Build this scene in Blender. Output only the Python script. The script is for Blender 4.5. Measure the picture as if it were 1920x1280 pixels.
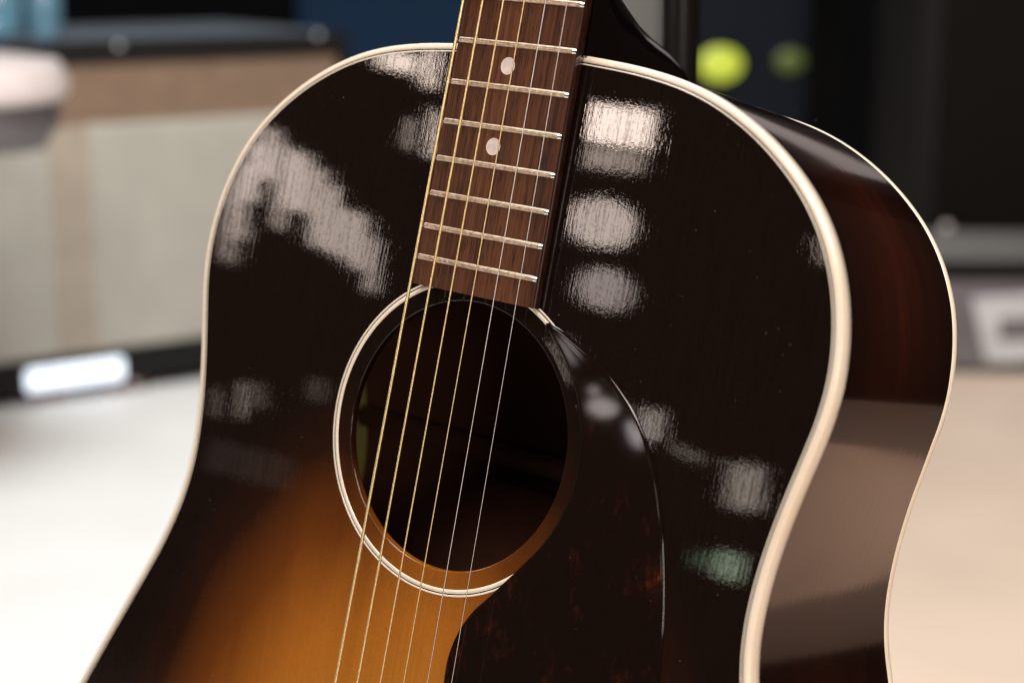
import bpy, bmesh, math, random
from mathutils import Vector, Matrix
import mathutils.noise as mn
random.seed(4)
scene = bpy.context.scene
for o in list(bpy.data.objects): bpy.data.objects.remove(o)
C = scene.collection
PI = math.pi

# ------------------------------------------------------------------ camera
PITCH = math.radians(13.0)
CAM = Vector((0, 0, 0.65))
FPX = 3250.0
cd = bpy.data.cameras.new('camera'); cam = bpy.data.objects.new('camera', cd); C.objects.link(cam)
cd.sensor_width = 36.0; cd.lens = FPX / 1920 * 36.0
cd.clip_start = 0.02; cd.clip_end = 50
cam.location = CAM; cam.rotation_euler = (PI / 2 - PITCH, 0, 0)
cd.dof.use_dof = True; cd.dof.focus_distance = 0.638; cd.dof.aperture_fstop = 5.7; cd.dof.aperture_blades = 0
scene.camera = cam

# guitar frame (mm; X across, Y along the strings from the saddle, Z out of the top) to world
GR = Vector((2.9801, 0.30049, -0.95442)); GC = Vector((381.32963, 211.87341, 515.65657))
R_gc = Matrix.Rotation(GR.length, 3, GR.normalized())          # guitar -> camera (x right, y down, z forward)
cp, sp = math.cos(PITCH), math.sin(PITCH)
R_cw = Matrix(((1, 0, 0), (0, -sp, cp), (0, -cp, -sp)))         # camera -> world
R_gw = R_cw @ R_gc
def g2w(p): return CAM + R_gw @ ((Vector(p) - GC) * 0.001)
BASE = Vector((0, -236, -62))                                   # guitar origin: the tail end, mid depth
ROOT_M = Matrix.Translation(g2w(BASE)) @ R_gw.to_4x4()

def ray(px, py):                                                # world direction through a photograph pixel
    return (R_cw @ Vector(((px - 960) / FPX, (py - 640) / FPX, 1)))
def at_y(px, py, Y):
    d = ray(px, py); return CAM + d * (Y / d.y)
def on_floor(px, py, z=0.0):
    d = ray(px, py); return CAM + d * ((z - CAM.z) / d.z)

# ------------------------------------------------------------------ world, exposure
w = bpy.data.worlds.new('World'); scene.world = w; w.use_nodes = True
w.node_tree.nodes['Background'].inputs[0].default_value = (1.0, 0.72, 0.60, 1)
w.node_tree.nodes['Background'].inputs[1].default_value = 0.066
scene.view_settings.view_transform = 'Standard'; scene.view_settings.look = 'None'
scene.view_settings.exposure = 0.0; scene.view_settings.gamma = 1.0
scene.cycles.use_denoising = True
scene.cycles.sample_clamp_indirect = 4.0
scene.cycles.max_bounces = 8
scene.cycles.pixel_filter_type = 'BLACKMAN_HARRIS'; scene.cycles.filter_width = 1.15

# ------------------------------------------------------------------ lamps
def zt(x, y): return 1.0 - x * x / 18000 - (y - 60) ** 2 / 40000   # gentle dome of the top, mm

def lamp(name, loc, target, sx, sy, rad, col, shape='RECTANGLE', xaxis=None):
    ld = bpy.data.lights.new(name, 'AREA'); ld.shape = shape; ld.size = sx; ld.size_y = sy
    area = sx * sy * (PI / 4 if shape == 'ELLIPSE' else 1)
    ld.energy = rad * PI * area; ld.color = col
    o = bpy.data.objects.new(name, ld); C.objects.link(o)
    z = (Vector(loc) - Vector(target)).normalized()
    if xaxis is None: xaxis = Vector((0, 0, 1)).cross(z)
    x = (xaxis - z * xaxis.dot(z)).normalized(); y = z.cross(x)
    m = Matrix((x, y, z)).transposed().to_4x4(); m.translation = Vector(loc)
    o.matrix_world = m
    return o

def mirror_lamp(name, px, py, wpx, hpx, rot, rad, col, L=0.36, shape='RECTANGLE', h=0.0, tilt=(0, 0)):
    """a lamp of the showroom, standing where the glossy top mirrors it"""
    d = (R_gw.transposed() @ ray(px, py)).normalized()
    t = (h - GC.z) / d.z; P = GC + d * t
    n = Vector((P.x / 9000 + tilt[0], (P.y - 60) / 20000 + tilt[1], 1)).normalized()
    r = d - 2 * d.dot(n) * n
    loc = g2w(P + r * L * 1000); s = t * 0.001
    k = (s + L) / FPX
    xi = Vector((math.cos(math.radians(rot)), 0, 0)) - R_cw @ Vector((0, 0, 0))
    xi = R_cw @ Vector((math.cos(math.radians(rot)), math.sin(math.radians(rot)), 0))
    xg = R_gw.transposed() @ xi; xr = xg - 2 * xg.dot(n) * n
    return lamp(name, loc, g2w(P), wpx * k, hpx * k, rad, col, shape, R_gw @ xr)

WARM = (1.0, 0.80, 0.68)
lamp('ceiling_lamp_key', (-0.2, -0.9, 2.5), (0.0, 0.65, 0.45), 0.9, 0.7, 20.0, (1.0, 0.89, 0.79))
lamp('ceiling_lamp_right', (1.3, -0.2, 1.9), (0.1, 0.65, 0.4), 0.6, 0.6, 23.0, (1.0, 0.91, 0.83))
lamp('showroom_lamp_front', (0.45, -1.2, 0.8), (0.05, 0.65, 0.5), 0.4, 0.4, 12.0, (1.0, 0.88, 0.76))  # added fill for the soundhole's inside and the amplifier front
lamp('ceiling_lamp_back', (0.35, 1.5, 2.3), (0.9, 2.1, 0.0), 0.5, 0.9, 4.6, (1.0, 0.82, 0.74))
lamp('window_left', (-0.25, 1.1, 2.4), (-0.6, 2.2, 0.0), 1.0, 1.0, 20.0, (0.95, 0.98, 1.0))
lamp('far_strip_lamp', (.80, 2.68, .90), (0.1, 0.63, 0.58), .62, 0.13, 0.34, (1.0, 0.84, 0.80))  # added strip that makes the pale band on the side's shoulder
RL = 24.0
PK = (1, .81, .71)
LAMPS = [
    ('spot', 1162, 236, 128, 72, 8, RL * 1.0, WARM), ('spot', 1150, 300, 116, 40, 6, RL * .26, WARM),
    ('spot', 1130, 418, 136, 94, 10, RL * .44, (1, .81, .71), 'ELLIPSE'), ('spot', 1136, 543, 112, 80, 12, RL * .24, (1, .83, .76), 'ELLIPSE'),
    ('window', 745, 116, 84, 34, 12, RL * .75, WARM), ('window', 808, 128, 24, 74, 8, RL * .75, WARM),
    ('window', 812, 250, 22, 90, 8, RL * .5, WARM), ('window', 768, 252, 22, 56, 8, RL * .16, WARM),
    ('spot', 457, 750, 14, 66, 6, RL * .17, WARM), ('spot', 407, 754, 10, 50, 6, RL * .11, WARM), ('spot', 489, 742, 8, 46, 6, RL * .12, WARM),
    ('spot', 598, 730, 30, 40, 6, RL * .04, WARM), ('spot', 470, 870, 170, 60, 14, RL * .010, WARM),
    ('spot', 1222, 795, 40, 56, 8, RL * .24, (1, .85, .75)), ('spot', 1398, 913, 66, 84, 6, RL * .19, (1, .85, .72)),
    ('spot', 1290, 850, 60, 16, 25, RL * .10, (1, .85, .72)),
    ('exit', 1366, 1060, 48, 50, 6, RL * .20, (.80, 1.0, .72)), ('exit', 1318, 1050, 30, 28, 6, RL * .06, (.66, 1.0, .60)),  # added greenish lamps that make the green highlight
    ('spot', 1540, 470, 4, 50, -12, RL * 1.1, WARM), ('spot', 1046, 680, 8, 90, -28, RL * .28, WARM),  # first: added lamp standing in for the rim's roll-off glint
    ('spot', 1132, 764, 60, 36, 10, RL * .26, (1, .9, .85), 'ELLIPSE'), ('spot', 1116, 732, 22, 18, 30, RL * .22, (1, .9, .85), 'ELLIPSE'),  # this row and the next: lamps added only for the pickguard blobs
    ('spot', 1190, 815, 20, 58, -25, RL * .28, (1, .88, .9), 'ELLIPSE'), ('spot', 1068, 655, 8, 64, -30, RL * .30, (1, .9, .88), 'ELLIPSE'),
]
# added upright strips of unequal height, making the stepped highlight on the left shoulder
for x, y0, y1, wd, k in ((429, 335, 490, 20, .42), (451, 306, 446, 22, .52), (474, 268, 378, 24, .60), (501, 240, 336, 31, .60), (526, 268, 428, 19, .56), (547, 282, 394, 23, .60),
                         (570, 290, 398, 23, .58), (596, 318, 462, 28, .52), (624, 350, 474, 28, .50), (650, 392, 488, 25, .50), (675, 402, 506, 26, .48), (699, 446, 548, 22, .42)):
    LAMPS.append(('window', x, (y0 + y1) / 2, wd, y1 - y0, 4, RL * k * .68, PK))
for a in LAMPS:
    kw = {'shape': a[8]} if len(a) > 8 else {}
    if a[0] == 'spot' and len(a) > 8 and a[8] == 'ELLIPSE' and a[2] > 600: kw['h'] = .8
    mirror_lamp('showroom_' + a[0] + '_lamp', *a[1:8], **kw)

# ------------------------------------------------------------------ material helpers
def new_mat(name):
    m = bpy.data.materials.new(name); m.use_nodes = True
    nt = m.node_tree; b = nt.nodes['Principled BSDF']
    return m, nt, b
def N(nt, t, **k):
    n = nt.nodes.new(t)
    for a, v in k.items():
        if a in n.inputs: n.inputs[a].default_value = v
        else: setattr(n, a, v)
    return n
def coords(nt, scale=(1, 1, 1), rot=(0, 0, 0)):
    tc = nt.nodes.new('ShaderNodeTexCoord'); mp = nt.nodes.new('ShaderNodeMapping')
    mp.inputs['Scale'].default_value = scale; mp.inputs['Rotation'].default_value = rot
    nt.links.new(tc.outputs['Object'], mp.inputs['Vector']); return mp.outputs[0]
def noise(nt, scale, s=1.0, detail=2.0, rough=0.5):
    n = nt.nodes.new('ShaderNodeTexNoise'); n.inputs['Scale'].default_value = s
    n.inputs['Detail'].default_value = detail; n.inputs['Roughness'].default_value = rough
    nt.links.new(coords(nt, scale), n.inputs['Vector']); return n.outputs['Fac']
def ramp(nt, fac, stops):
    r = nt.nodes.new('ShaderNodeValToRGB'); e = r.color_ramp.elements
    while len(e) < len(stops): e.new(0.5)
    for q, (p, c) in zip(e, stops): q.position = p; q.color = (*c, 1)
    nt.links.new(fac, r.inputs[0]); return r.outputs[0]
def math_(nt, op, a, b=None):
    m = nt.nodes.new('ShaderNodeMath'); m.operation = op
    for i, v in enumerate((a, b)):
        if v is None: continue
        if isinstance(v, (int, float)): m.inputs[i].default_value = v
        else: nt.links.new(v, m.inputs[i])
    return m.outputs[0]
def bump(nt, h, dist, normal=None):
    b = nt.nodes.new('ShaderNodeBump'); b.inputs['Strength'].default_value = 1; b.inputs['Distance'].default_value = dist
    nt.links.new(h, b.inputs['Height'])
    if normal is not None: nt.links.new(normal, b.inputs['Normal'])
    return b.outputs[0]
def simple(name, col, rough=0.5, metal=0.0, coat=0.0, var=0.12, vs=60, spec=0.5, relief=0.0):
    m, nt, b = new_mat(name)
    f = noise(nt, (1, 1, 1), vs, 4)
    c0 = tuple(max(0, c * (1 - var)) for c in col); c1 = tuple(min(1, c * (1 + var)) for c in col)
    nt.links.new(ramp(nt, f, [(0.3, c0), (0.7, c1)]), b.inputs['Base Color'])
    b.inputs['Roughness'].default_value = rough; b.inputs['Metallic'].default_value = metal
    b.inputs['Coat Weight'].default_value = coat; b.inputs['Coat Roughness'].default_value = 0.05
    b.inputs['Specular IOR Level'].default_value = spec
    if relief: nt.links.new(bump(nt, f, relief), b.inputs['Normal'])
    return m

def lacquer_top():
    m, nt, b = new_mat('sunburst_lacquer')
    at = nt.nodes.new('ShaderNodeAttribute'); at.attribute_name = 'burst'
    fig = noise(nt, (30, 7, 7), 1, 4)
    t = math_(nt, 'ADD', at.outputs['Fac'], math_(nt, 'MULTIPLY', math_(nt, 'SUBTRACT', fig, 0.5), 0.20))
    col = ramp(nt, t, [(0.0, (0.44, 0.175, 0.023)), (0.30, (0.34, 0.115, 0.014)), (0.54, (0.115, 0.032, 0.005)),
                       (0.74, (0.016, 0.0050, 0.0024)), (0.9, (0.0062, 0.0031, 0.0023))])
    grain = noise(nt, (1500, 14, 10), 1, 2)
    fl = noise(nt, (1500, 700, 100), 1, 2)
    g2 = math_(nt, 'ADD', math_(nt, 'MULTIPLY', grain, 0.24), math_(nt, 'MULTIPLY', fl, 0.30))
    g2 = math_(nt, 'ADD', g2, 0.73)
    mx = nt.nodes.new('ShaderNodeMix'); mx.data_type = 'RGBA'; mx.blend_type = 'MULTIPLY'; mx.inputs[0].default_value = 1
    nt.links.new(col, mx.inputs[6]); nt.links.new(g2, mx.inputs[7]); nt.links.new(mx.outputs[2], b.inputs['Base Color'])
    calm = noise(nt, (70, 28, 20), 1, 2)
    calm = math_(nt, 'ADD', 0.25, math_(nt, 'MULTIPLY', calm, 1.5))
    ridge = math_(nt, 'MULTIPLY', noise(nt, (1000, 36, 34), 1, 2, 0.65), calm)
    weave = math_(nt, 'MULTIPLY', noise(nt, (900, 600, 300), 1, 2, 0.65), calm)
    band = noise(nt, (240, 10, 10), 1, 1.5)
    nn = bump(nt, ridge, 1.25e-5); nn = bump(nt, weave, 1.15e-5, nn); nn = bump(nt, band, 7e-6, nn)
    nt.links.new(nn, b.inputs['Normal']); nt.links.new(nn, b.inputs['Coat Normal'])
    b.inputs['Roughness'].default_value = 0.5; b.inputs['Specular IOR Level'].default_value = 0.0
    sunk = noise(nt, (1150, 40, 20), 1, 2, 0.6)                 # lacquer sunk into the open grain: thin duller lines
    pit = noise(nt, (950, 750, 300), 1, 2, 0.6)
    sk = ramp(nt, math_(nt, 'ADD', math_(nt, 'MULTIPLY', sunk, 0.62), math_(nt, 'MULTIPLY', pit, 0.38)), [(0.40, (0.6, 0.6, 0.6)), (0.50, (1, 1, 1))])
    nt.links.new(sk, b.inputs['Coat Weight'])
    b.inputs['Coat Roughness'].default_value = 0.012
    b.inputs['Coat IOR'].default_value = 1.52
    return m

def lacquer_side():
    m, nt, b = new_mat('mahogany_lacquer')
    f = noise(nt, (6, 6, 90), 1, 4, 0.6)
    at = nt.nodes.new('ShaderNodeAttribute'); at.attribute_name = 'burst'
    t = math_(nt, 'ADD', at.outputs['Fac'], math_(nt, 'MULTIPLY', math_(nt, 'SUBTRACT', f, 0.5), 0.8))
    nt.links.new(ramp(nt, t, [(0.0, (0.0055, 0.0022, 0.0017)), (0.5, (0.017, 0.0042, 0.0022)), (1.0, (0.05, 0.011, 0.004))]), b.inputs['Base Color'])
    h = noise(nt, (60, 60, 420), 1, 3); h2 = noise(nt, (8, 8, 10), 1, 1)
    nn = bump(nt, h2, 3.5e-4, bump(nt, h, 2.2e-5)); nt.links.new(nn, b.inputs['Normal']); nt.links.new(nn, b.inputs['Coat Normal'])
    b.inputs['Roughness'].default_value = 0.12; b.inputs['Coat Weight'].default_value = 1; b.inputs['Coat Roughness'].default_value = 0.055
    return m

def rosewood():
    m, nt, b = new_mat('rosewood')
    f = noise(nt, (520, 9, 60), 1, 4, 0.65); g = noise(nt, (60, 3, 20), 1, 2); p = noise(nt, (1500, 110, 200), 1, 2)
    t = math_(nt, 'ADD', math_(nt, 'MULTIPLY', f, 0.62), math_(nt, 'MULTIPLY', g, 0.38))
    col = ramp(nt, t, [(0.35, (0.014, 0.0042, 0.002)), (0.44, (0.048, 0.0148, 0.0055)), (0.54, (0.088, 0.029, 0.0105)), (0.72, (0.138, 0.050, 0.018))])
    pores = ramp(nt, p, [(0.33, (0.35, 0.35, 0.35)), (0.43, (1, 1, 1))])
    mx = nt.nodes.new('ShaderNodeMix'); mx.data_type = 'RGBA'; mx.blend_type = 'MULTIPLY'; mx.inputs[0].default_value = 1
    nt.links.new(col, mx.inputs[6]); nt.links.new(pores, mx.inputs[7]); nt.links.new(mx.outputs[2], b.inputs['Base Color'])
    nt.links.new(bump(nt, p, 8e-5), b.inputs['Normal'])
    b.inputs['Roughness'].default_value = 0.5; b.inputs['Specular IOR Level'].default_value = 0.25
    return m

def tortoise():
    m, nt, b = new_mat('tortoise_plastic')
    f = noise(nt, (95, 60, 60), 1, 4, 0.7); g = noise(nt, (430, 160, 100), 1, 3, 0.6); q = noise(nt, (30, 30, 30), 1, 2)
    fl = math_(nt, 'MULTIPLY', f, math_(nt, 'ADD', math_(nt, 'MULTIPLY', g, 0.9), math_(nt, 'MULTIPLY', q, 0.5)))
    nt.links.new(ramp(nt, fl, [(0.0, (0.004, 0.0020, 0.0014)), (0.40, (0.0065, 0.0026, 0.0016)), (0.50, (0.016, 0.0042, 0.0022)), (0.58, (0.036, 0.008, 0.003)), (0.65, (0.16, 0.036, 0.009))]), b.inputs['Base Color'])
    h = noise(nt, (60, 60, 60), 1, 2); nt.links.new(bump(nt, h, 1.2e-5), b.inputs['Normal'])
    b.inputs['Roughness'].default_value = 0.05; b.inputs['Specular IOR Level'].default_value = 0.5
    return m

def cream_mat():
    m, nt, b = new_mat('cream_binding')
    f = noise(nt, (30, 30, 30), 1, 6, 0.7)
    nt.links.new(ramp(nt, f, [(0.3, (0.77, 0.66, 0.53)), (0.7, (0.84, 0.75, 0.63))]), b.inputs['Base Color'])
    h = noise(nt, (300, 300, 300), 1, 2); nt.links.new(bump(nt, h, 5e-6), b.inputs['Normal'])
    b.inputs['Roughness'].default_value = 0.22; b.inputs['Coat Weight'].default_value = 0.5
    b.inputs['Subsurface Weight'].default_value = 0.15; b.inputs['Subsurface Radius'].default_value = (1, .7, .4); b.inputs['Subsurface Scale'].default_value = 0.0015
    return m

M = {}
M['top'] = lacquer_top(); M['side'] = lacquer_side(); M['rose'] = rosewood(); M['guard'] = tortoise(); M['cream'] = cream_mat()
M['black'] = simple('black_purfling', (0.008, 0.006, 0.006), 0.25, spec=0.4)
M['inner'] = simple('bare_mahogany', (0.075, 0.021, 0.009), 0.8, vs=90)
M['lining'] = simple('inner_lining', (0.34, 0.30, 0.08), 0.8, vs=90)  # olive window glow inside the body is painted into this colour
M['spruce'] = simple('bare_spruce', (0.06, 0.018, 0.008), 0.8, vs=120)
M['fret'] = simple('nickel_fret', (0.60, 0.46, 0.345), 0.42, 1.0, vs=700, var=.35)
M['board_edge'] = simple('dark_board_edge', (0.020, 0.006, 0.004), 0.25, coat=.7, vs=300, var=.4)
M['fret_end'] = simple('filed_fret_end', (0.85, 0.9, 0.88), 0.18, 1.0, vs=500)
M['pearl'] = simple('pearl_inlay', (0.66, 0.56, 0.55), 0.25, coat=0.6, vs=260, var=.14)
M['bronze'] = simple('bronze_winding', (1.0, 0.76, 0.42), 0.36, 1.0, vs=900, var=.15)
M['steel'] = simple('plain_steel', (0.80, 0.77, 0.75), 0.42, 1.0, vs=9, var=.02)
M['neck'] = simple('black_neck_lacquer', (0.003, 0.002, 0.0018), 0.1, spec=.2, coat=1.0, vs=40)
M['bone'] = simple('bone', (0.75, 0.68, 0.52), 0.35, vs=200)
M['chrome'] = simple('chrome', (0.75, 0.76, 0.78), 0.12, 1.0, vs=50)

# ------------------------------------------------------------------ object helpers
def link(name, verts, faces, mat, parent=None, smooth=True, label=None, kind=None, sharp=None):
    me = bpy.data.meshes.new(name); me.from_pydata(verts, [], faces); me.update()
    bm = bmesh.new(); bm.from_mesh(me); bmesh.ops.recalc_face_normals(bm, faces=bm.faces); bm.to_mesh(me); bm.free()
    me.polygons.foreach_set('use_smooth', [smooth] * len(me.polygons))
    if sharp is not None: me.set_sharp_from_angle(angle=math.radians(sharp))
    me.materials.append(mat)
    o = bpy.data.objects.new(name, me); C.objects.link(o)
    if parent is not None: o.parent = parent
    if label: o['label'] = label
    if kind: o['kind'] = kind
    return o
def G(name, verts, faces, mat, parent, **k):                    # a guitar part: vertices in guitar mm
    return link(name, [tuple((Vector(v) - BASE) * 0.001) for v in verts], faces, mat, parent, **k)
def empty(name, mat_or_loc, label, cat, group=None, rz=0):
    o = bpy.data.objects.new(name, None); C.objects.link(o); o.empty_display_size = 0.05
    if isinstance(mat_or_loc, Matrix): o.matrix_world = mat_or_loc
    else: o.location = mat_or_loc; o.rotation_euler = (0, 0, rz)
    o['label'] = label; o['category'] = cat
    if group: o['group'] = group
    return o
def tag(o, label, cat, group=None):
    o['label'] = label; o['category'] = cat
    if group: o['group'] = group
    return o
def grid_faces(nu, nv, cu=False, cv=False, off=0):
    f = []
    for i in range(nu if cu else nu - 1):
        for j in range(nv if cv else nv - 1):
            a = i * nv + j; b = ((i + 1) % nu) * nv + j; c = ((i + 1) % nu) * nv + (j + 1) % nv; d = i * nv + (j + 1) % nv
            f.append((a + off, b + off, c + off, d + off))
    return f
def box_bm(sx, sy, sz, center=(0, 0, 0), bev=0.0, seg=2):
    bm = bmesh.new(); bmesh.ops.create_cube(bm, size=1)
    bmesh.ops.scale(bm, vec=(sx, sy, sz), verts=bm.verts)
    if bev: bmesh.ops.bevel(bm, geom=list(bm.edges), offset=bev, segments=seg, affect='EDGES')
    bmesh.ops.translate(bm, vec=center, verts=bm.verts); return bm
def from_bm(name, bm, mat, parent=None, smooth=True, label=None, kind=None):
    me = bpy.data.meshes.new(name); bm.to_mesh(me); bm.free()
    me.polygons.foreach_set('use_smooth', [smooth] * len(me.polygons))
    if smooth: me.set_sharp_from_angle(angle=math.radians(35))
    me.materials.append(mat); o = bpy.data.objects.new(name, me); C.objects.link(o)
    if parent is not None: o.parent = parent
    if label: o['label'] = label
    if kind: o['kind'] = kind
    return o
def lathe(name, prof, mat, parent=None, seg=40, loc=None, label=None):
    v = [(r * math.cos(2 * PI * i / seg), r * math.sin(2 * PI * i / seg), z) for i in range(seg) for r, z in prof]
    f = grid_faces(seg, len(prof), cu=True)
    o = link(name, v, f, mat, parent, sharp=35, label=label)
    if loc is not None: o.location = loc
    return o
def tube_verts(a, b, r, seg=14):
    a, b = Vector(a), Vector(b); z = (b - a).normalized(); x = z.orthogonal().normalized(); y = z.cross(x)
    v = []
    for p in (a, b):
        for i in range(seg): v.append(tuple(p + x * r * math.cos(2 * PI * i / seg) + y * r * math.sin(2 * PI * i / seg)))
    f = [(i, (i + 1) % seg, seg + (i + 1) % seg, seg + i) for i in range(seg)] + [tuple(range(seg))[::-1], tuple(range(seg, 2 * seg))]
    return v, f

# ------------------------------------------------------------------ body outline (mm)
HALF = [(0, 280.7), (18, 280.4), (35, 279.5), (52, 278), (70, 274.8), (87, 269.0), (104.5, 259.4), (120.5, 246.5), (132, 232.6), (139.8, 217.3),
        (144.3, 201.5), (146, 186), (145, 171.5), (142.2, 157.5), (139, 143), (136.2, 128), (134.5, 114), (134.0, 101), (135.0, 88.5),
        (138, 75.2), (143.8, 59), (150.5, 44.5), (158.5, 28), (168.4, 7.5), (178.8, -15), (190, -43), (199.5, -74), (205, -105),
        (206, -128), (202, -156), (191, -184), (171, -209), (138, -226), (90, -234), (45, -235.8), (0, -236)]
ring0 = [(x, y) for x, y in HALF] + [(-x, y) for x, y in HALF[-2:0:-1]]
def catmull(pts, n):
    out = []; m = len(pts)
    for i in range(m):
        p0, p1, p2, p3 = (Vector(pts[(i + k) % m]) for k in (-1, 0, 1, 2))
        for j in range(n):
            t = j / n
            out.append(0.5 * ((2 * p1) + (p2 - p0) * t + (2 * p0 - 5 * p1 + 4 * p2 - p3) * t * t + (3 * p1 - p0 - 3 * p2 + p3) * t ** 3))
    return out
def resample(pts, n):
    m = len(pts); L = [0]
    for i in range(m): L.append(L[-1] + (pts[(i + 1) % m] - pts[i]).length)
    out = []; k = 0
    for i in range(n):
        s = L[-1] * i / n
        while L[k + 1] < s: k += 1
        t = (s - L[k]) / (L[k + 1] - L[k]); out.append(pts[k].lerp(pts[(k + 1) % m], t))
    return out
OUT = resample(catmull(ring0, 16), 900)
for _ in range(6):
    OUT = [(OUT[i - 1] + OUT[i] * 2 + OUT[(i + 1) % len(OUT)]) / 4 for i in range(len(OUT))]
NO = len(OUT)
NRM = []
for i in range(NO):
    t = (OUT[(i + 1) % NO] - OUT[i - 1]).normalized(); NRM.append(Vector((t.y, -t.x)))     # points ... fix sign below
if NRM[0].y < 0: NRM = [-n for n in NRM]                                                    # outward
def depth(y):
    P = [(-236, 124), (40, 120), (75, 117.5), (107, 112.0), (140, 105.8), (165, 102.3), (190, 101.8), (215, 102.8), (280, 102.5)]
    if y <= P[0][0]: return P[0][1]
    for (a, b), (c, d) in zip(P, P[1:]):
        if y <= c:
            t = (y - a) / (c - a); return b + (d - b) * t
    return P[-1][1]
def sweep(name, prof, mat, parent, closed_prof=False, **k):
    """prof: list of f(i, x, y) -> (inset, z)"""
    v = []
    for i in range(NO):
        for q in prof:
            d, z = q(OUT[i].x, OUT[i].y) if callable(q) else q
            p = OUT[i] - NRM[i] * d
            if isinstance(q, tuple): z = zt(p.x, p.y) + z
            v.append((p.x, p.y, z))
    return G(name, v, grid_faces(NO, len(prof), cu=True, cv=closed_prof), mat, parent, **k)

guitar = empty('acoustic_guitar', ROOT_M, 'round-shouldered acoustic guitar with dark brown sunburst top and cream edging, leaning on a stand', 'guitar')
HX, HY, HR = 0.0, 135.09, 50.2

# soundboard: polar sheet from the hole to the edge, with a rounded hole lip
NA, NRr = 900, 74
angs = []
pts_in = [OUT[i] - NRM[i] * 2.55 for i in range(NO)]
verts = []; burst = []
def burst_t(x, y):
    r = math.sqrt((x / 146) ** 2 + ((y + 85) / 228) ** 2)
    t = (r - 0.42) / (1.17 - 0.42)
    return max(0.0, min(1.0, t))
lip = [(-0.15, -3.0), (-0.15, -0.7), (-0.05, -0.25), (0.2, -0.05), (0.6, 0.0)]
for i in range(NO):
    e = pts_in[i]; d = Vector((e.x - HX, e.y - HY)); L = d.length; u = d / L
    for r, z in lip:
        x, y = HX + u.x * (HR + r), HY + u.y * (HR + r); verts.append((x, y, zt(x, y) + z)); burst.append(burst_t(x, y))
    for j in range(1, NRr + 1):
        r = HR + 0.6 + (L - HR - 0.6) * j / NRr
        x, y = HX + u.x * r, HY + u.y * r; verts.append((x, y, zt(x, y))); burst.append(burst_t(x, y))
nv = len(lip) + NRr
top = G('soundboard', verts, grid_faces(NO, nv, cu=True), M['top'], guitar)
at = top.data.attributes.new('burst', 'FLOAT', 'POINT'); at.data.foreach_set('value', burst)

sweep('front_binding', [(2.6, -0.6), (2.6, 0.03), (1.7, 0.05), (1.0, -0.08), (0.45, -0.42), (0.12, -0.95), (0.0, -1.7), (0.03, -4.0), (0.0, -6.7), (0.5, -6.9)], M['cream'], guitar)
sweep('purfling_line', [(2.62, -0.2), (2.62, 0.07), (3.02, 0.07), (3.02, -0.2)], M['black'], guitar, label='thin black purfling line inside the cream edging')
sweep('purfling_line', [(3.02, -0.2), (3.04, 0.08), (3.55, 0.08), (3.57, -0.2)], M['cream'], guitar, label='thin cream purfling line')
sp_ = []
NZ = 9
for k in range(NZ):
    t = k / (NZ - 1)
    sp_.append((lambda t: (lambda x, y: (0.12 + 0.0 * t, (zt(x, y) - 6.8) * (1 - t) + (-depth(y) + 4.9) * t)))(t))
side = sweep('side', sp_, M['side'], guitar, label='glossy dark mahogany side')
sb = []
for i in range(NO):
    y = OUT[i].y
    for k in range(NZ):
        t = k / (NZ - 1); sb.append(0.12 + 0.6 * math.sin(PI * t) ** 1.5 * (0.55 + 0.45 * math.sin(y * .03 + 1)))
a2 = side.data.attributes.new('burst', 'FLOAT', 'POINT'); a2.data.foreach_set('value', sb)
sweep('inner_side', [(lambda x, y: (2.4, zt(x, y) - 3.0)), (lambda x, y: (2.4, -60)), (lambda x, y: (2.4, -depth(y) + 2))], M['lining'], guitar)
sweep('back_binding', [(lambda x, y: (0.5, -depth(y) + 5.1)), (lambda x, y: (-0.05, -depth(y) + 4.9)), (lambda x, y: (-0.05, -depth(y) + 1.0)), (lambda x, y: (0.3, -depth(y) + 0.3)), (lambda x, y: (1.0, -depth(y))), (lambda x, y: (2.4, -depth(y) - 0.1))], M['cream'], guitar)
# back plate, slightly arched
v = []
for i in range(NO):
    e = OUT[i] - NRM[i] * 2.4
    for j in range(13):
        t = j / 12; x, y = e.x * t, 60 + (e.y - 60) * t
        v.append((x, y, -depth(y) - 0.1 - 3.0 * (1 - t * t)))
G('back', v, grid_faces(NO, 13, cu=True), M['side'], guitar)
v2 = [(x, y, z + 2.6) for x, y, z in v]
G('inner_back', v2, grid_faces(NO, 13, cu=True), M['inner'], guitar)
for yb in (205, 118, 20, -110):
    W = [abs(p.x) for p in OUT if abs(p.y - yb) < 3][0] - 6
    bm = box_bm(W * 2 * .001, .009, .012, ((0 - BASE.x) * .001, (yb - BASE.y) * .001, (-depth(yb) + 8 - BASE.z) * .001), .002)
    from_bm('back_brace', bm, M['spruce'], guitar)

# rosette rings
def ring(name, r0, r1, h, mat, parent, label=None):
    v = []; n = 240
    for i in range(n):
        a = 2 * PI * i / n
        for r, z in ((r0, -0.3), (r0 + .04, h), (r1 - .04, h), (r1, -0.3)):
            x, y = HX + math.cos(a) * r, HY + math.sin(a) * r; v.append((x, y, zt(x, y) + z))
    return G(name, v, grid_faces(n, 4, cu=True), mat, parent, label=label)
ros = ring('rosette', 56.7, 58.35, 0.05, M['cream'], guitar)
ring('rosette_line', 58.35, 58.7, 0.04, M['black'], ros, 'black line of the soundhole ring')
ring('rosette_line', 58.7, 59.5, 0.05, M['cream'], ros, 'outer cream line of the soundhole ring')

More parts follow.
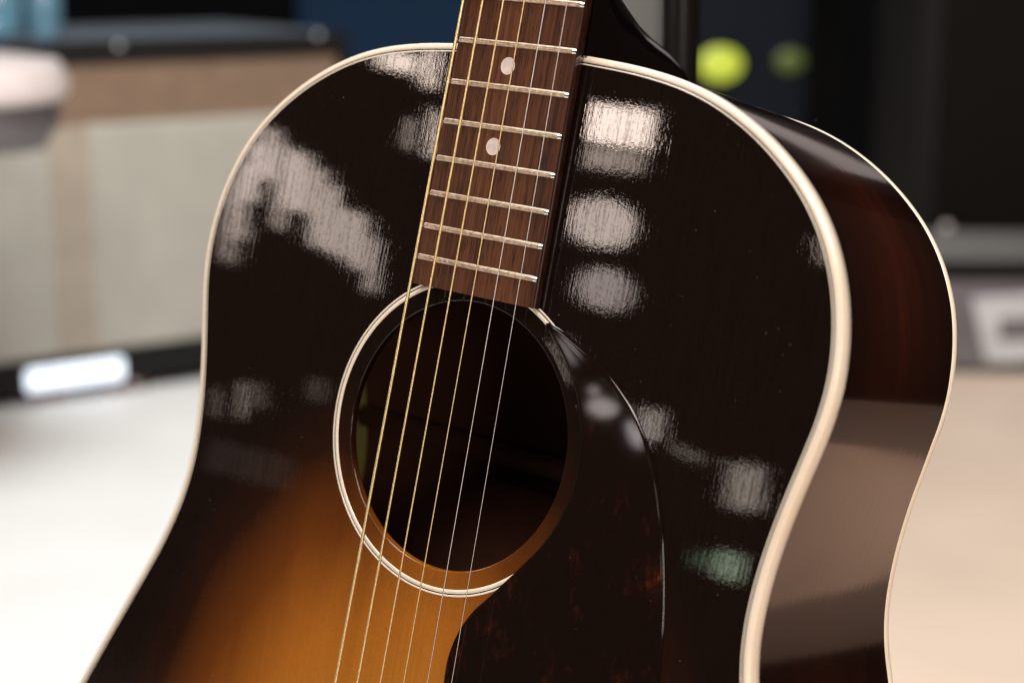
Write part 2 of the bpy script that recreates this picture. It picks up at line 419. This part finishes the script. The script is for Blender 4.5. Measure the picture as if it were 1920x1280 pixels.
# pickguard
PG = [(30.6, 183.6), (34.5, 183.2), (40, 181.4), (44.9, 179.1), (51.8, 175.9), (60.4, 171.1), (67.6, 165.7), (74.0, 160.0), (79.0, 154.1), (82.9, 148.6), (88.3, 138.5), (92.8, 126.9),
      (96.5, 113.9), (99.6, 100.7), (101.9, 87.4), (103.4, 73.9), (104, 58), (102, 40), (96, 22), (84, 8), (68, 1), (50, 2), (34, 11), (23, 24), (17.6, 36), (16.0, 45.2), (15.7, 53.2), (16.8, 60.4),
      (19.4, 67.8), (23.5, 75.0), (28.8, 81.3), (35.2, 89.4), (41.6, 97.6), (47.4, 105.4), (52.2, 115.2), (55.0, 125.5), (55.8, 136), (54.9, 146.2), (52.6, 154.4), (49.0, 162.2), (44.2, 169.4), (38.4, 175.8), (33.6, 180.2)]
pg = resample([Vector(p) for p in catmull([Vector(p) for p in PG], 8)], 320)
for _ in range(2): pg = [(pg[i - 1] + pg[i] * 2 + pg[(i + 1) % 320]) / 4 for i in range(320)]
pn = []
for i in range(320):
    t = (pg[(i + 1) % 320] - pg[i - 1]).normalized(); pn.append(Vector((-t.y, t.x)))
area = sum(pg[i].cross(pg[(i + 1) % 320]) if hasattr(pg[i], 'cross') else 0 for i in range(320)) if False else sum(pg[i].x * pg[(i + 1) % 320].y - pg[(i + 1) % 320].x * pg[i].y for i in range(320))
if area < 0: pn = [-n for n in pn]                              # inward
bm = bmesh.new(); rings = []
for d, z in ((0, 0.02), (0.02, 0.40), (0.35, 0.72), (0.8, 0.80), (1.2, 0.80), (2.0, 0.80)):
    rr = []
    for i in range(320):
        p = pg[i] + pn[i] * d; q = Vector((p.x, p.y, zt(p.x, p.y) + z)); rr.append(bm.verts.new((q - BASE) * .001))
    rings.append(rr)
for a, b in zip(rings, rings[1:]):
    for i in range(320): bm.faces.new((a[i], a[(i + 1) % 320], b[(i + 1) % 320], b[i]))
f = bm.faces.new(rings[-1]); bmesh.ops.triangulate(bm, faces=[f]); bmesh.ops.recalc_face_normals(bm, faces=bm.faces)
guard = from_bm('pickguard', bm, M['guard'], guitar)

# ------------------------------------------------------------------ neck, fretboard
S = 628.65
def fy(n): return S * 2 ** (-n / 12)
XC = -0.3
def hw(y): return (55.33 + 0.02503 * (fy(20) - y)) / 2
def fz(x): return 6.1 + 0.95 * (1 - (x / 28) ** 2)
v = []; ys = [187.6] + [190 + 10 * i for i in range(44)] + [628.65]
NXF = 13
for y in ys:
    h = hw(y)
    row = [(-h - .45, 0.9), (-h - .45, 5.7), (-h - .25, 6.0)] + [(-h + .3 + (2 * h - .9) * k / (NXF - 1), 0) for k in range(NXF)] + [(h - .25, 6.05), (h, 5.7), (h, 0.9)]
    for k, (x, z) in enumerate(row):
        if 3 <= k < 3 + NXF: z = fz(x) + (0.0)
        v.append((x + XC, y, z))
nr = NXF + 6
fb = grid_faces(len(ys), nr); fb += [tuple(range(nr)), tuple(range((len(ys) - 1) * nr, len(ys) * nr))[::-1]]
board = G('fretboard', v, fb, M['rose'], guitar, sharp=40)
for n in range(1, 21):
    y = fy(n); h = hw(y); v = []
    prof = [(-1.15, -0.1), (-1.05, 0.35), (-0.7, 0.78), (-0.25, 0.98), (0.25, 0.98), (0.7, 0.78), (1.05, 0.35), (1.15, -0.1)]
    nx = 15
    for k in range(nx):
        x = -h + 0.9 + (2 * h - 1.8) * k / (nx - 1)
        for a, z in prof: v.append((x + XC, y + a, fz(x) + z))
    f = grid_faces(nx, 8)
    fr = G('fret', v, f, M['fret'], board, sharp=60)
    for s in (-1, 1):                                           # bevelled, filed ends
        v = []
        for q in (0.0, 0.45, 0.9, 1.25):
            x = s * (h - 0.92 + q); sc = 1 - 0.25 * (q / 1.1) ** 2
            for a, z in prof: v.append((x + XC, y + a * (1 - 0.2 * q), fz(s * (h - .9)) + (z + .1) * (1 - 0.62 * q / 1.25) - .15))
        G('fret_end', v, grid_faces(4, 8) + [tuple(range(24, 32))], M['fret_end'], board, sharp=50)
def disc(name, x, y, r, mat, parent):
    v = [(x, y, fz(x) + .06)]; n = 48
    for rr, z in ((r * .5, .06), (r, .06), (r, -.4)):
        for i in range(n):
            px, py = x + rr * math.cos(2 * PI * i / n), y + rr * math.sin(2 * PI * i / n); v.append((px, py, fz(px) + z))
    f = [(0, 1 + i, 1 + (i + 1) % n) for i in range(n)] + [(a * n + 1 + i, a * n + 1 + (i + 1) % n, (a + 1) * n + 1 + (i + 1) % n, (a + 1) * n + 1 + i) for a in (0, 1) for i in range(n)]
    return G(name, v, f, mat, parent, sharp=40)
for n in (3, 5, 7, 9, 15, 17):
    disc('position_dot', -1.5, (fy(n) + fy(n - 1)) / 2, 3.2, M['pearl'], board)
for s in (-1, 1): disc('position_dot', s * 8 + XC, (fy(12) + fy(11)) / 2, 3.2, M['pearl'], board)
v = []
for y in ys:
    h = hw(y)
    for q, z in ((.02, .85), (.09, .95), (.09, 5.3), (.02, 5.45)): v.append((h + q + XC, y, z))
G('board_edge', v, grid_faces(len(ys), 4), M['board_edge'], board, label='dark lacquered treble edge of the fretboard')
# neck shaft
v = []; ysn = [300 + 12 * i for i in range(28)]
for y in ysn:
    h = hw(y) - .1; t = 16 - (y - 300) * .01
    for k in range(21):
        a = PI * k / 20; v.append((XC - h * math.cos(a), y, 0.88 - (t) * math.sin(a) ** .8))
neck = G('neck', v, grid_faces(len(ysn), 21) + [tuple(range(21))], M['neck'], guitar)
# heel: stack of U shaped slices going down from the board to the back
HS = [(0.9, 27.3, 352), (-6, 26.8, 346), (-12, 25.5, 338), (-17, 24.5, 328), (-24, 23.5, 319), (-33, 21.5, 313), (-45, 19.5, 308), (-57, 17.5, 303.5), (-70, 15.2, 300.5), (-84, 13.3, 298), (-95, 12.2, 295.5), (-101, 11.5, 293), (-104, 10.5, 290)]
v = []
for z, b, yf in HS:
    for k in range(25):
        a = PI * k / 24; ex = 0.75
        cx = math.copysign(abs(math.cos(a)) ** ex, math.cos(a)); v.append((XC - b * cx, 279.0 + (yf - 279.0) * math.sin(a) ** .8, z))
heel = G('heel', v, grid_faces(len(HS), 25) + [tuple(range(len(HS) * 25 - 25, len(HS) * 25))], M['neck'], guitar)
# neck block under the board so that light does not leak, lower slab of the board extension
# headstock, nut, tuners
bm = box_bm(.078, .19, .014, ((0 - BASE.x) * .001, (730 - BASE.y) * .001, (-12 - BASE.z) * .001), .004)
head = from_bm('headstock', bm, M['neck'], guitar)
bm = box_bm(.045, .006, .012, ((XC - BASE.x) * .001, (631.8 - BASE.y) * .001, (3.5 - BASE.z) * .001), .0008)
from_bm('nut', bm, M['bone'], guitar)
for s in (-1, 1):
    for k in range(3):
        c = Vector((s * 46, 675 + 42 * k, -12)); bm = box_bm(.018, .014, .008, tuple((c - BASE) * .001), .003)
        from_bm('tuning_peg', bm, M['bone'], guitar)
# strings
RAD = [.68, .54, .42, .31, .21, .155]
for i in range(6):
    def sx(y): return -(54.5 - 16.5 * y / S) / 2 + (54.5 - 16.5 * y / S) * i / 5 - 0.56316 + (.35 if i == 0 else 0)
    def sz(y): return 10.383 + 1.37962 * y / 280 if y < 300 else 11.861 - (y - 300) * (11.861 - 9.3) / (S - 300)
    v = []; r = RAD[i]
    if i < 4:
        y = 0.0; pitch = max(0.34, r * .55); seg = 8; rows = 0
        while y < 345:
            for ph, rr in ((0, .86), (0.25, 1.0), (0.6, 1.0)):
                yy = y + ph * pitch
                for k in range(seg):
                    a = 2 * PI * k / seg; off = pitch * k / seg
                    v.append((sx(yy) + r * rr * math.cos(a), yy + off, sz(yy) + r * rr * math.sin(a)))
                rows += 1
            y += pitch
        for yy in (348, 480, S):
            for k in range(seg):
                a = 2 * PI * k / seg; v.append((sx(yy) + r * math.cos(a), yy, sz(yy) + r * math.sin(a)))
            rows += 1
        G('string', v, grid_faces(rows, seg, cv=True), M['bronze'], guitar, label='bronze wound guitar string')
    else:
        seg = 10; yy_ = [0, 100, 200, 300, 450, S]
        for yy in yy_:
            for k in range(seg):
                a = 2 * PI * k / seg; v.append((sx(yy) + r * math.cos(a), yy, sz(yy) + r * math.sin(a)))
        G('string', v, grid_faces(len(yy_), seg, cv=True), M['steel'], guitar, label='thin plain steel guitar string')
# bridge (below the frame)
bm = box_bm(.152, .032, .0085, ((0 - BASE.x) * .001, (-9 - BASE.y) * .001, (4.9 - BASE.z) * .001), .0025)
bridge = from_bm('bridge', bm, M['rose'], guitar)
bm = box_bm(.072, .003, .006, ((0 - BASE.x) * .001, (0 - BASE.y) * .001, (8.5 - BASE.z) * .001), .0006)
from_bm('saddle', bm, M['bone'], bridge)

# dust specks that lie on the lacquer, the pickguard and the fretboard
rd = random.Random(7); vv = []; ff = []
for i in range(300):
    if i < 260: x = rd.uniform(-135, 138); y = rd.uniform(10, 270); z = zt(x, y) + .02
    elif i < 272: x = rd.uniform(60, 100); y = rd.uniform(20, 120); z = zt(x, y) + .84
    else: x = rd.uniform(-26, 26); y = rd.uniform(192, 330); z = fz(x) + .02
    if i < 260 and (abs(x) < 30 and y > 185 or math.hypot(x, y - HY) < 60 or abs(x) > 128 or (x > 10 and y < 165 and x < 106)): continue
    r = rd.uniform(.04, .12) * (1.5 if rd.random() < .1 else 1); a = rd.uniform(0, PI); L_ = r * rd.uniform(1, 2.2); o = len(vv)
    ca, sa = math.cos(a), math.sin(a)
    for px, py in ((-L_, 0), (0, -r), (L_, 0), (0, r)): vv.append((x + px * ca - py * sa, y + px * sa + py * ca, z))
    vv.append((x, y, z + r * .8)); ff += [(o, o + 1, o + 4), (o + 1, o + 2, o + 4), (o + 2, o + 3, o + 4), (o + 3, o, o + 4)]
M['dust'] = simple('dust', (0.26, 0.23, 0.20), 0.9)
G('dust', vv, ff, M['dust'], guitar, kind='stuff', smooth=False)

# ------------------------------------------------------------------ stand that carries the guitar
M['stand'] = simple('black_tube_paint', (0.006, 0.005, 0.005), 0.3, spec=.3, vs=80)
bpos = at_y(1276, 60, 0.90); sx0, sy0 = bpos.x, 0.90
stand = empty('guitar_stand', (sx0, sy0, 0), 'black tubular guitar stand whose upright rises behind the neck heel', 'stand')
vv, ff = tube_verts((0, 0, 0.035), (0, 0, 0.85), 0.0098, 24); link('upright', vv, ff, M['stand'], stand, sharp=40)
for a in (90, 210, 330):
    vv, ff = tube_verts((0, 0, 0.06), (.24 * math.cos(math.radians(a)), .24 * math.sin(math.radians(a)), 0.009), 0.009)
    link('foot', vv, ff, M['stand'], stand, sharp=40)
tail = g2w(BASE)
gx = R_gw @ Vector((1, 0, 0)); gz = R_gw @ Vector((0, 0, 1)); gy = R_gw @ Vector((0, 1, 0))
for s in (-1, 1):
    e0 = g2w((s * 70, -242, -132)); e1 = g2w((s * 70, -242, 12)); o0 = Vector((sx0, sy0, 0))
    for nm, p, q in (('arm', Vector((sx0, sy0, e0.z)), e0), ('cradle', e0, e1)):
        vv, ff = tube_verts(p - o0, q - o0, 0.0065); link(nm, vv, ff, M['stand'], stand, sharp=40)

# ------------------------------------------------------------------ the showroom behind
def slab(name, x0, x1, y0, y1, z, mat):
    v = [(x0, y0, z), (x1, y0, z), (x1, y1, z), (x0, y1, z)]
    return link(name, v, [(0, 1, 2, 3)], mat, None, smooth=False, kind='structure')
M['floor'] = simple('pale_floor', (0.69, 0.55, 0.435), 0.45, vs=3.5, var=.08)
M['rug'] = simple('white_platform', (0.78, 0.78, 0.76), 0.5, vs=5, var=.04)
M['wall'] = simple('dark_wall', (0.003, 0.003, 0.0035), 0.8, vs=3, var=.2, spec=.05)
M['blue'] = simple('blue_wall_paint', (0.008, 0.026, 0.060), 0.8, vs=3, var=.08, spec=.15)
M['navy'] = simple('navy_wall_paint', (0.0035, 0.006, 0.014), 0.9, vs=3, var=.2)
M['grey'] = simple('grey_panel', (0.20, 0.19, 0.18), 0.6, vs=6)
M['tolex'] = simple('black_vinyl', (0.010, 0.009, 0.009), 0.6, vs=500, var=.3, spec=.15, relief=2e-4)
M['tolex_top'] = simple('blue_black_vinyl', (0.15, 0.18, 0.21), 0.35, vs=400, var=.2)  # black vinyl with the grazing blue reflection painted into its colour
M['tan'] = simple('tan_grille_cloth', (0.20, 0.13, 0.085), 0.9, vs=30, var=.15)  # shaded copy of the grille cloth, shadow put into the colour
M['silver'] = simple('grey_grille_cloth', (0.43, 0.42, 0.37), 0.9, vs=8, var=.08)  # lit copy of the same cloth, light patch put into the colour
M['white'] = simple('white_paint', (0.85, 0.87, 0.9), 0.3, vs=20, var=.03)
M['pale'] = simple('pale_vinyl', (0.66, 0.58, 0.56), 0.4, vs=20, var=.05)
M['foot'] = simple('brown_rubber', (0.12, 0.035, 0.02), 0.7, vs=40)
M['plate'] = simple('brushed_plate', (0.55, 0.55, 0.58), 0.5, 0.1, vs=40)
M['slate'] = simple('slate_panel', (0.13, 0.12, 0.13), 0.5, vs=20)
M['lime'] = simple('yellow_green_card', (0.58, 0.70, 0.05), 0.5, vs=20)
M['olive'] = simple('olive_green_card', (0.13, 0.19, 0.03), 0.5, vs=20)
M['teal'] = simple('pale_blue_glaze', (0.10, 0.21, 0.28), 0.08, coat=1.0, vs=12, var=.35)

slab('floor', -6, 6, -3, 6, 0.0, M['floor'])
pl = from_bm('floor_platform', box_bm(1.9, 3.9, .012, (-0.91, 2.2, .0062), .003), M['rug']); pl['kind'] = 'structure'
WY = 4.1
def wall_piece(name, pxa, pxb, mat, y=WY, z1=2.2):
    a = at_y(pxa, 60, y).x if pxa > -9000 else -6; b = at_y(pxb, 60, y).x if pxb < 9000 else 6
    o = from_bm(name, box_bm(b - a, .06, z1, ((a + b) / 2, y + .03, z1 / 2 + .004), 0), mat); o['kind'] = 'structure'; return o
wall_piece('back_wall', -9999, 9999, M['wall'], WY + .07)
wall_piece('blue_wall', 560, 905, M['blue'])
wall_piece('grey_wall', 905, 1243, M['grey'])
wall_piece('navy_wall', 1243, 1524, M['navy'])
M['post'] = simple('pale_grey_post', (0.16, 0.15, 0.155), 0.7, vs=6)
wall_piece('wall_post', 1524, 1560, M['post'], WY - .05)

def upright_box_part(name, parent, x0, x1, y0, y1, z0, z1, mat, bev=.002, **k):
    return from_bm(name, box_bm(x1 - x0, y1 - y0, z1 - z0, ((x0 + x1) / 2, (y0 + y1) / 2, (z0 + z1) / 2), bev), mat, parent, **k)

# left amplifier: local x along its front, y into its depth
A0 = on_floor(0, 770, .012); A1 = on_floor(375, 715, .012); ud = (A1 - A0).normalized()
dR = ray(662, 400); # where its right end shows
# right end along the front line
t = (A0.y * dR.x / dR.y - A0.x) / (ud.x - ud.y * dR.x / dR.y)
Rend = A0 + ud * t; W = .74; org = Rend - ud * W
H = CAM.z + ray(640, 60).z * (Rend.y / ray(640, 60).y) - .012
amp = empty('guitar_amplifier', (org.x, org.y, .012), 'large black combo amplifier with ribbed grey and tan grille left of the guitar', 'amplifier', rz=math.atan2(ud.y, ud.x))
upright_box_part('cabinet', amp, 0, W, .012, .42, .018, H - .004, M['tolex'], .012)
upright_box_part('top_panel', amp, .004, W - .02, .02, .416, H - .004, H, M['tolex_top'], .001)
BB = .052
upright_box_part('front_frame', amp, 0, W, 0, .014, .014, .014 + BB, M['tolex'], .004, label='bottom rail of the front frame')
upright_box_part('front_frame', amp, 0, W, 0, .014, H - .034, H, M['tolex'], .004, label='top rail of the front frame')
upright_box_part('front_frame', amp, W - .02, W, 0, .014, .014 + BB, H - .034, M['tolex'], .004, label='right stile of the front frame')
def on_amp_x(px):
    d = ray(px, 450); nrm = Vector((-ud.y, ud.x, 0)); return (CAM + d * ((org - CAM).dot(nrm) / d.dot(nrm)) - org).dot(ud)
zt0, zb0 = H - .034, .014 + BB
zsplit = zt0 - .082
upright_box_part('upper_grille', amp, .0, W - .02, .006, .012, zsplit, zt0, M['tan'], 0)
xv = on_amp_x(112)
upright_box_part('lower_grille', amp, xv + .0505, W - .02, .006, .012, zb0, zsplit, M['silver'], 0)
upright_box_part('lower_grille', amp, 0, xv - .0085, .006, .012, zb0, zsplit - .03, M['silver'], 0)
M['divider'] = simple('beige_divider_cloth', (0.36, 0.29, 0.225), 0.9, vs=30)  # upright shadow band painted as a separate cloth tone
upright_box_part('grille_divider', amp, xv - .008, xv + .050, .0055, .012, zb0, zsplit, M['divider'], 0)
def ribs(za_, zb_):
    vv = []; ff = []
    for i in range(int((zb_ - za_) / .0072)):
        z = za_ + .003 + i * .0072; o = len(vv)
        vv += [(0, .0062, z - .0016), (0, .0040, z), (0, .0062, z + .0016), (W - .021, .0062, z - .0016), (W - .021, .0040, z), (W - .021, .0062, z + .0016)]
        ff += [(o, o + 1, o + 4, o + 3), (o + 1, o + 2, o + 5, o + 4)]
    return vv, ff
M['rib'] = simple('grille_thread', (0.38, 0.35, 0.30), 0.85, vs=20)
vv, ff = ribs(zb0, zsplit - .002); link('grille_rib', vv, ff, M['rib'], amp, smooth=False, kind='stuff', label='fine ribs of the grey lower grille')
M['rib_tan'] = simple('tan_grille_thread', (0.27, 0.185, 0.125), 0.85, vs=20)
vv, ff = ribs(zsplit, zt0); link('grille_rib', vv, ff, M['rib_tan'], amp, smooth=False, kind='stuff', label='fine ribs of the tan upper band')
# name plate at the lower left, its place taken from the frame
def on_amp(px, py):
    d = ray(px, py); nrm = Vector((-ud.y, ud.x, 0)); tt = (org - CAM).dot(nrm) / d.dot(nrm); P = CAM + d * tt
    return (P - org).dot(ud), P.z - .012
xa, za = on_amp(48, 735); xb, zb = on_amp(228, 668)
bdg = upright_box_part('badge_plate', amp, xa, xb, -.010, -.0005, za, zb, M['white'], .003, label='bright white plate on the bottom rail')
for px, py in ((595, 66), (222, 86), (250, 718)):
    x, z = on_amp(px, py); vv, ff = tube_verts((x, -.004, z), (x, 0.0, z), .0042, 16); link('screw', vv, ff, M['plate'], amp)
for px in (100, 245):
    x, _ = on_amp(px, 770); upright_box_part('rubber_foot', amp, x - .03, x + .03, .002, .05, 0, .016, M['foot'], .003)
for x in (W - .06,): upright_box_part('rubber_foot', amp, x - .02, x + .02, .01, .05, 0, .016, M['tolex'], .003)
for y in (.36,):
    for x in (.06, W - .06): upright_box_part('rubber_foot', amp, x - .02, x + .02, y, y + .04, 0, .019, M['tolex'], .003)

# blue jars on the amplifier
def amp_world(x, y, z): return amp.matrix_world @ Vector((x, y, z))
bpy.context.view_layer.update()
JP = [(.035, .008), (.2, .012)]
for (px, r, hgt, lab) in ((30, .040, .13, 'pale blue glazed jar at the left end of the amplifier top'), (128, .026, .10, 'smaller pale blue jar right of the big one on the amplifier')):
    x, _ = on_amp(px, 60); p = amp_world(x, .10, H + .0005)
    j = lathe('jar', [(0.001, 0), (r * .8, 0), (r, .01), (r, hgt * .6), (r * .6, hgt * .8), (r * .62, hgt), (r * .5, hgt), (r * .5, hgt * .75), (0.001, hgt * .7)], M['teal'], loc=p)
    tag(j, lab, 'jar', 'blue jars on the amplifier')

# padded stool entering at the left edge
sc_ = at_y(-125, 152, 1.98)
stool = empty('padded_stool', (sc_.x - .02, 1.98, .0125), 'round stool with pale padded seat and dark skirt, cut off by the left edge', 'stool')
sr = abs(at_y(122, 152, 1.98).x - sc_.x + .02); zs = sc_.z - .0125
lathe('seat', [(0.001, zs + .026), (sr * .7, zs + .026), (sr - .01, zs + .02), (sr, zs), (sr, zs - .014), (sr - .01, zs - .022), (0.001, zs - .022)], M['pale'], stool)
lathe('seat_skirt', [(0.001, zs - .022), (sr - .012, zs - .0225), (sr - .012, zs - .05), (sr - .03, zs - .075), (0.001, zs - .075)], M['slate'], stool)
vv, ff = tube_verts((0, 0, .02), (0, 0, zs - .07), .018); link('pedestal', vv, ff, M['stand'], stand if False else stool, sharp=40)
lathe('base', [(0.001, .02), (.025, .02), (.04, .008), (.045, 0), (0.001, 0)], M['stand'], stool)

# right side: small grey amplifier in front of a tall black cabinet
q = on_floor(1850, 703); YB = q.y; xl = at_y(1700, 600, YB).x
small = empty('small_amplifier', (xl, YB, 0), 'low grey amplifier with white badge plate on the floor at the right', 'amplifier')
hs = CAM.z + ray(1850, 487).z * YB / ray(1850, 487).y
upright_box_part('cabinet', small, 0, .62, .006, .27, .006, hs, M['grey'], .006)
upright_box_part('front_panel', small, .0, .62, 0, .006, .016, hs - .032, M['slate'], .001)
upright_box_part('trim_rail', small, .0, .62, -.004, .006, hs - .031, hs - .001, M['tolex'], .002)
for x in (.04, .56): upright_box_part('rubber_foot', small, x - .02, x + .02, .02, .06, 0, .008, M['tolex'], .001)
for x in (.04, .56): upright_box_part('rubber_foot', small, x - .02, x + .02, .2, .24, 0, .008, M['tolex'], .001)
def on_small(px, py):
    P = at_y(px, py, YB - .006); return P.x - xl, P.z
a = on_small(1822, 560); b = on_small(1850, 680); c = on_small(1990, 672); d = on_small(1990, 548)
pts = [a, b, c, d]; vv = [(x, -.008, z) for x, z in pts] + [(x, 0.001, z) for x, z in pts]
bpl = link('badge_plate', vv, [(0, 1, 2, 3), (4, 7, 6, 5), (0, 4, 5, 1), (1, 5, 6, 2), (2, 6, 7, 3), (3, 7, 4, 0)], M['plate'], small, smooth=False, label='pale slanted badge plate')
e = on_small(1900, 616); upright_box_part('badge_mark', bpl, e[0] - .022, e[0] + .03, -.0105, -.0078, e[1] - .016, e[1] + .016, M['slate'], .001, label='dark mark on the plate')
xk = at_y(1722, 300, YB + .30).x
tall = empty('speaker_cabinet', (xk, YB + .30, 0), 'tall black speaker cabinet behind the low grey amplifier', 'speaker')
M['dim'] = simple('brown_black_cloth', (0.0055, 0.0042, 0.0032), 0.85, vs=60, spec=.1)
upright_box_part('cabinet', tall, 0, .75, .01, .4, .004, 1.25, M['tolex'], .01)
upright_box_part('front_grille', tall, .03, .72, .004, .012, .05, 1.2, M['dim'], .002)
P = at_y(1775, 428, YB + .30); vv, ff = tube_verts((P.x - xk, -.001, P.z), (P.x - xk, .006, P.z), .0085, 16); link('screw', vv, ff, M['pale'], tall)
xk2 = at_y(1570, 300, YB + .75).x
dk = empty('dark_cabinet', (xk2, YB + .75, 0), 'plain black cabinet standing left of the tall speaker in the dark corner', 'cabinet')
upright_box_part('body', dk, 0, .33, 0, .4, 0.004, 1.4, M['wall'], .01)
upright_box_part('door', dk, .01, .32, -.006, -.0005, .02, 1.38, M['wall'], .002)

# round lamps on the navy wall
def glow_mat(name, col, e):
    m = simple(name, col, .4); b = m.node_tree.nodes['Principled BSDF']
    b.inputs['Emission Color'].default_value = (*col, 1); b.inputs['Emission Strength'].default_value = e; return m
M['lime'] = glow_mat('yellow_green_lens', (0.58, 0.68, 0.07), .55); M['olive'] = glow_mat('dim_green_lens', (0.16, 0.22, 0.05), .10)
M['badge'] = glow_mat('lit_white_badge', (0.80, 0.88, 1.0), 1.0)  # plate is no lamp; emission added to stand in for strong room light
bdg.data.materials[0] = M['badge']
for px, py, rp, mt, lab in ((1350, 120, 31, 'lime', 'bright oval yellow-green lamp on the dark wall right of the heel'), (1480, 114, 21, 'olive', 'dimmer oval green lamp further right on the dark wall')):
    P = at_y(px, py, WY); rr = rp * WY / FPX
    lw = empty('wall_lamp', P, lab, 'lamp', 'green lamps on the wall')
    vv, ff = tube_verts((0, -.012, 0), (0, -.0005, 0), rr * 1.06, 32); link('housing', [(a_ * 1.28, b_, c_) for a_, b_, c_ in vv], ff, M['tolex'], lw, sharp=40)
    v = [(0, -.022, 0)]; n = 32; wx = 1.28
    for q, d in ((.4, -.020), (.8, -.0165), (1, -.0125)):
        v += [(rr * q * wx * math.cos(2 * PI * k / n), d, rr * q * math.sin(2 * PI * k / n)) for k in range(n)]
    f = [(0, 1 + k, 1 + (k + 1) % n) for k in range(n)] + [(a * n + 1 + k, a * n + 1 + (k + 1) % n, (a + 1) * n + 1 + (k + 1) % n, (a + 1) * n + 1 + k) for a in (0, 1) for k in range(n)]
    link('lens', v, f, M[mt], lw)

# unseen cards added at the right to shape the reflection in the glossy side
M['brown'] = simple('dark_brown_partition', (0.010, 0.005, 0.0035), 0.7, vs=3, spec=.1)
M['mat'] = simple('brown_mat', (0.16, 0.10, 0.07), 0.8, vs=30)  # for the unseen card added to shape the side reflection
M['carpet'] = simple('rosy_carpet', (0.43, 0.265, 0.185), 0.9, vs=9, var=.25)
o = from_bm('low_partition', box_bm(.05, 1.9, 1.2, (1.33, 1.25, .6045), .004), M['brown']); o['kind'] = 'structure'
o = from_bm('carpet', box_bm(.27, 1.1, .006, (.755, .86, .0035), .002), M['carpet']); o['kind'] = 'structure'
o = from_bm('carpet_border', box_bm(.40, 1.4, .006, (1.095, .95, .0035), .002), M['mat']); o['kind'] = 'structure'
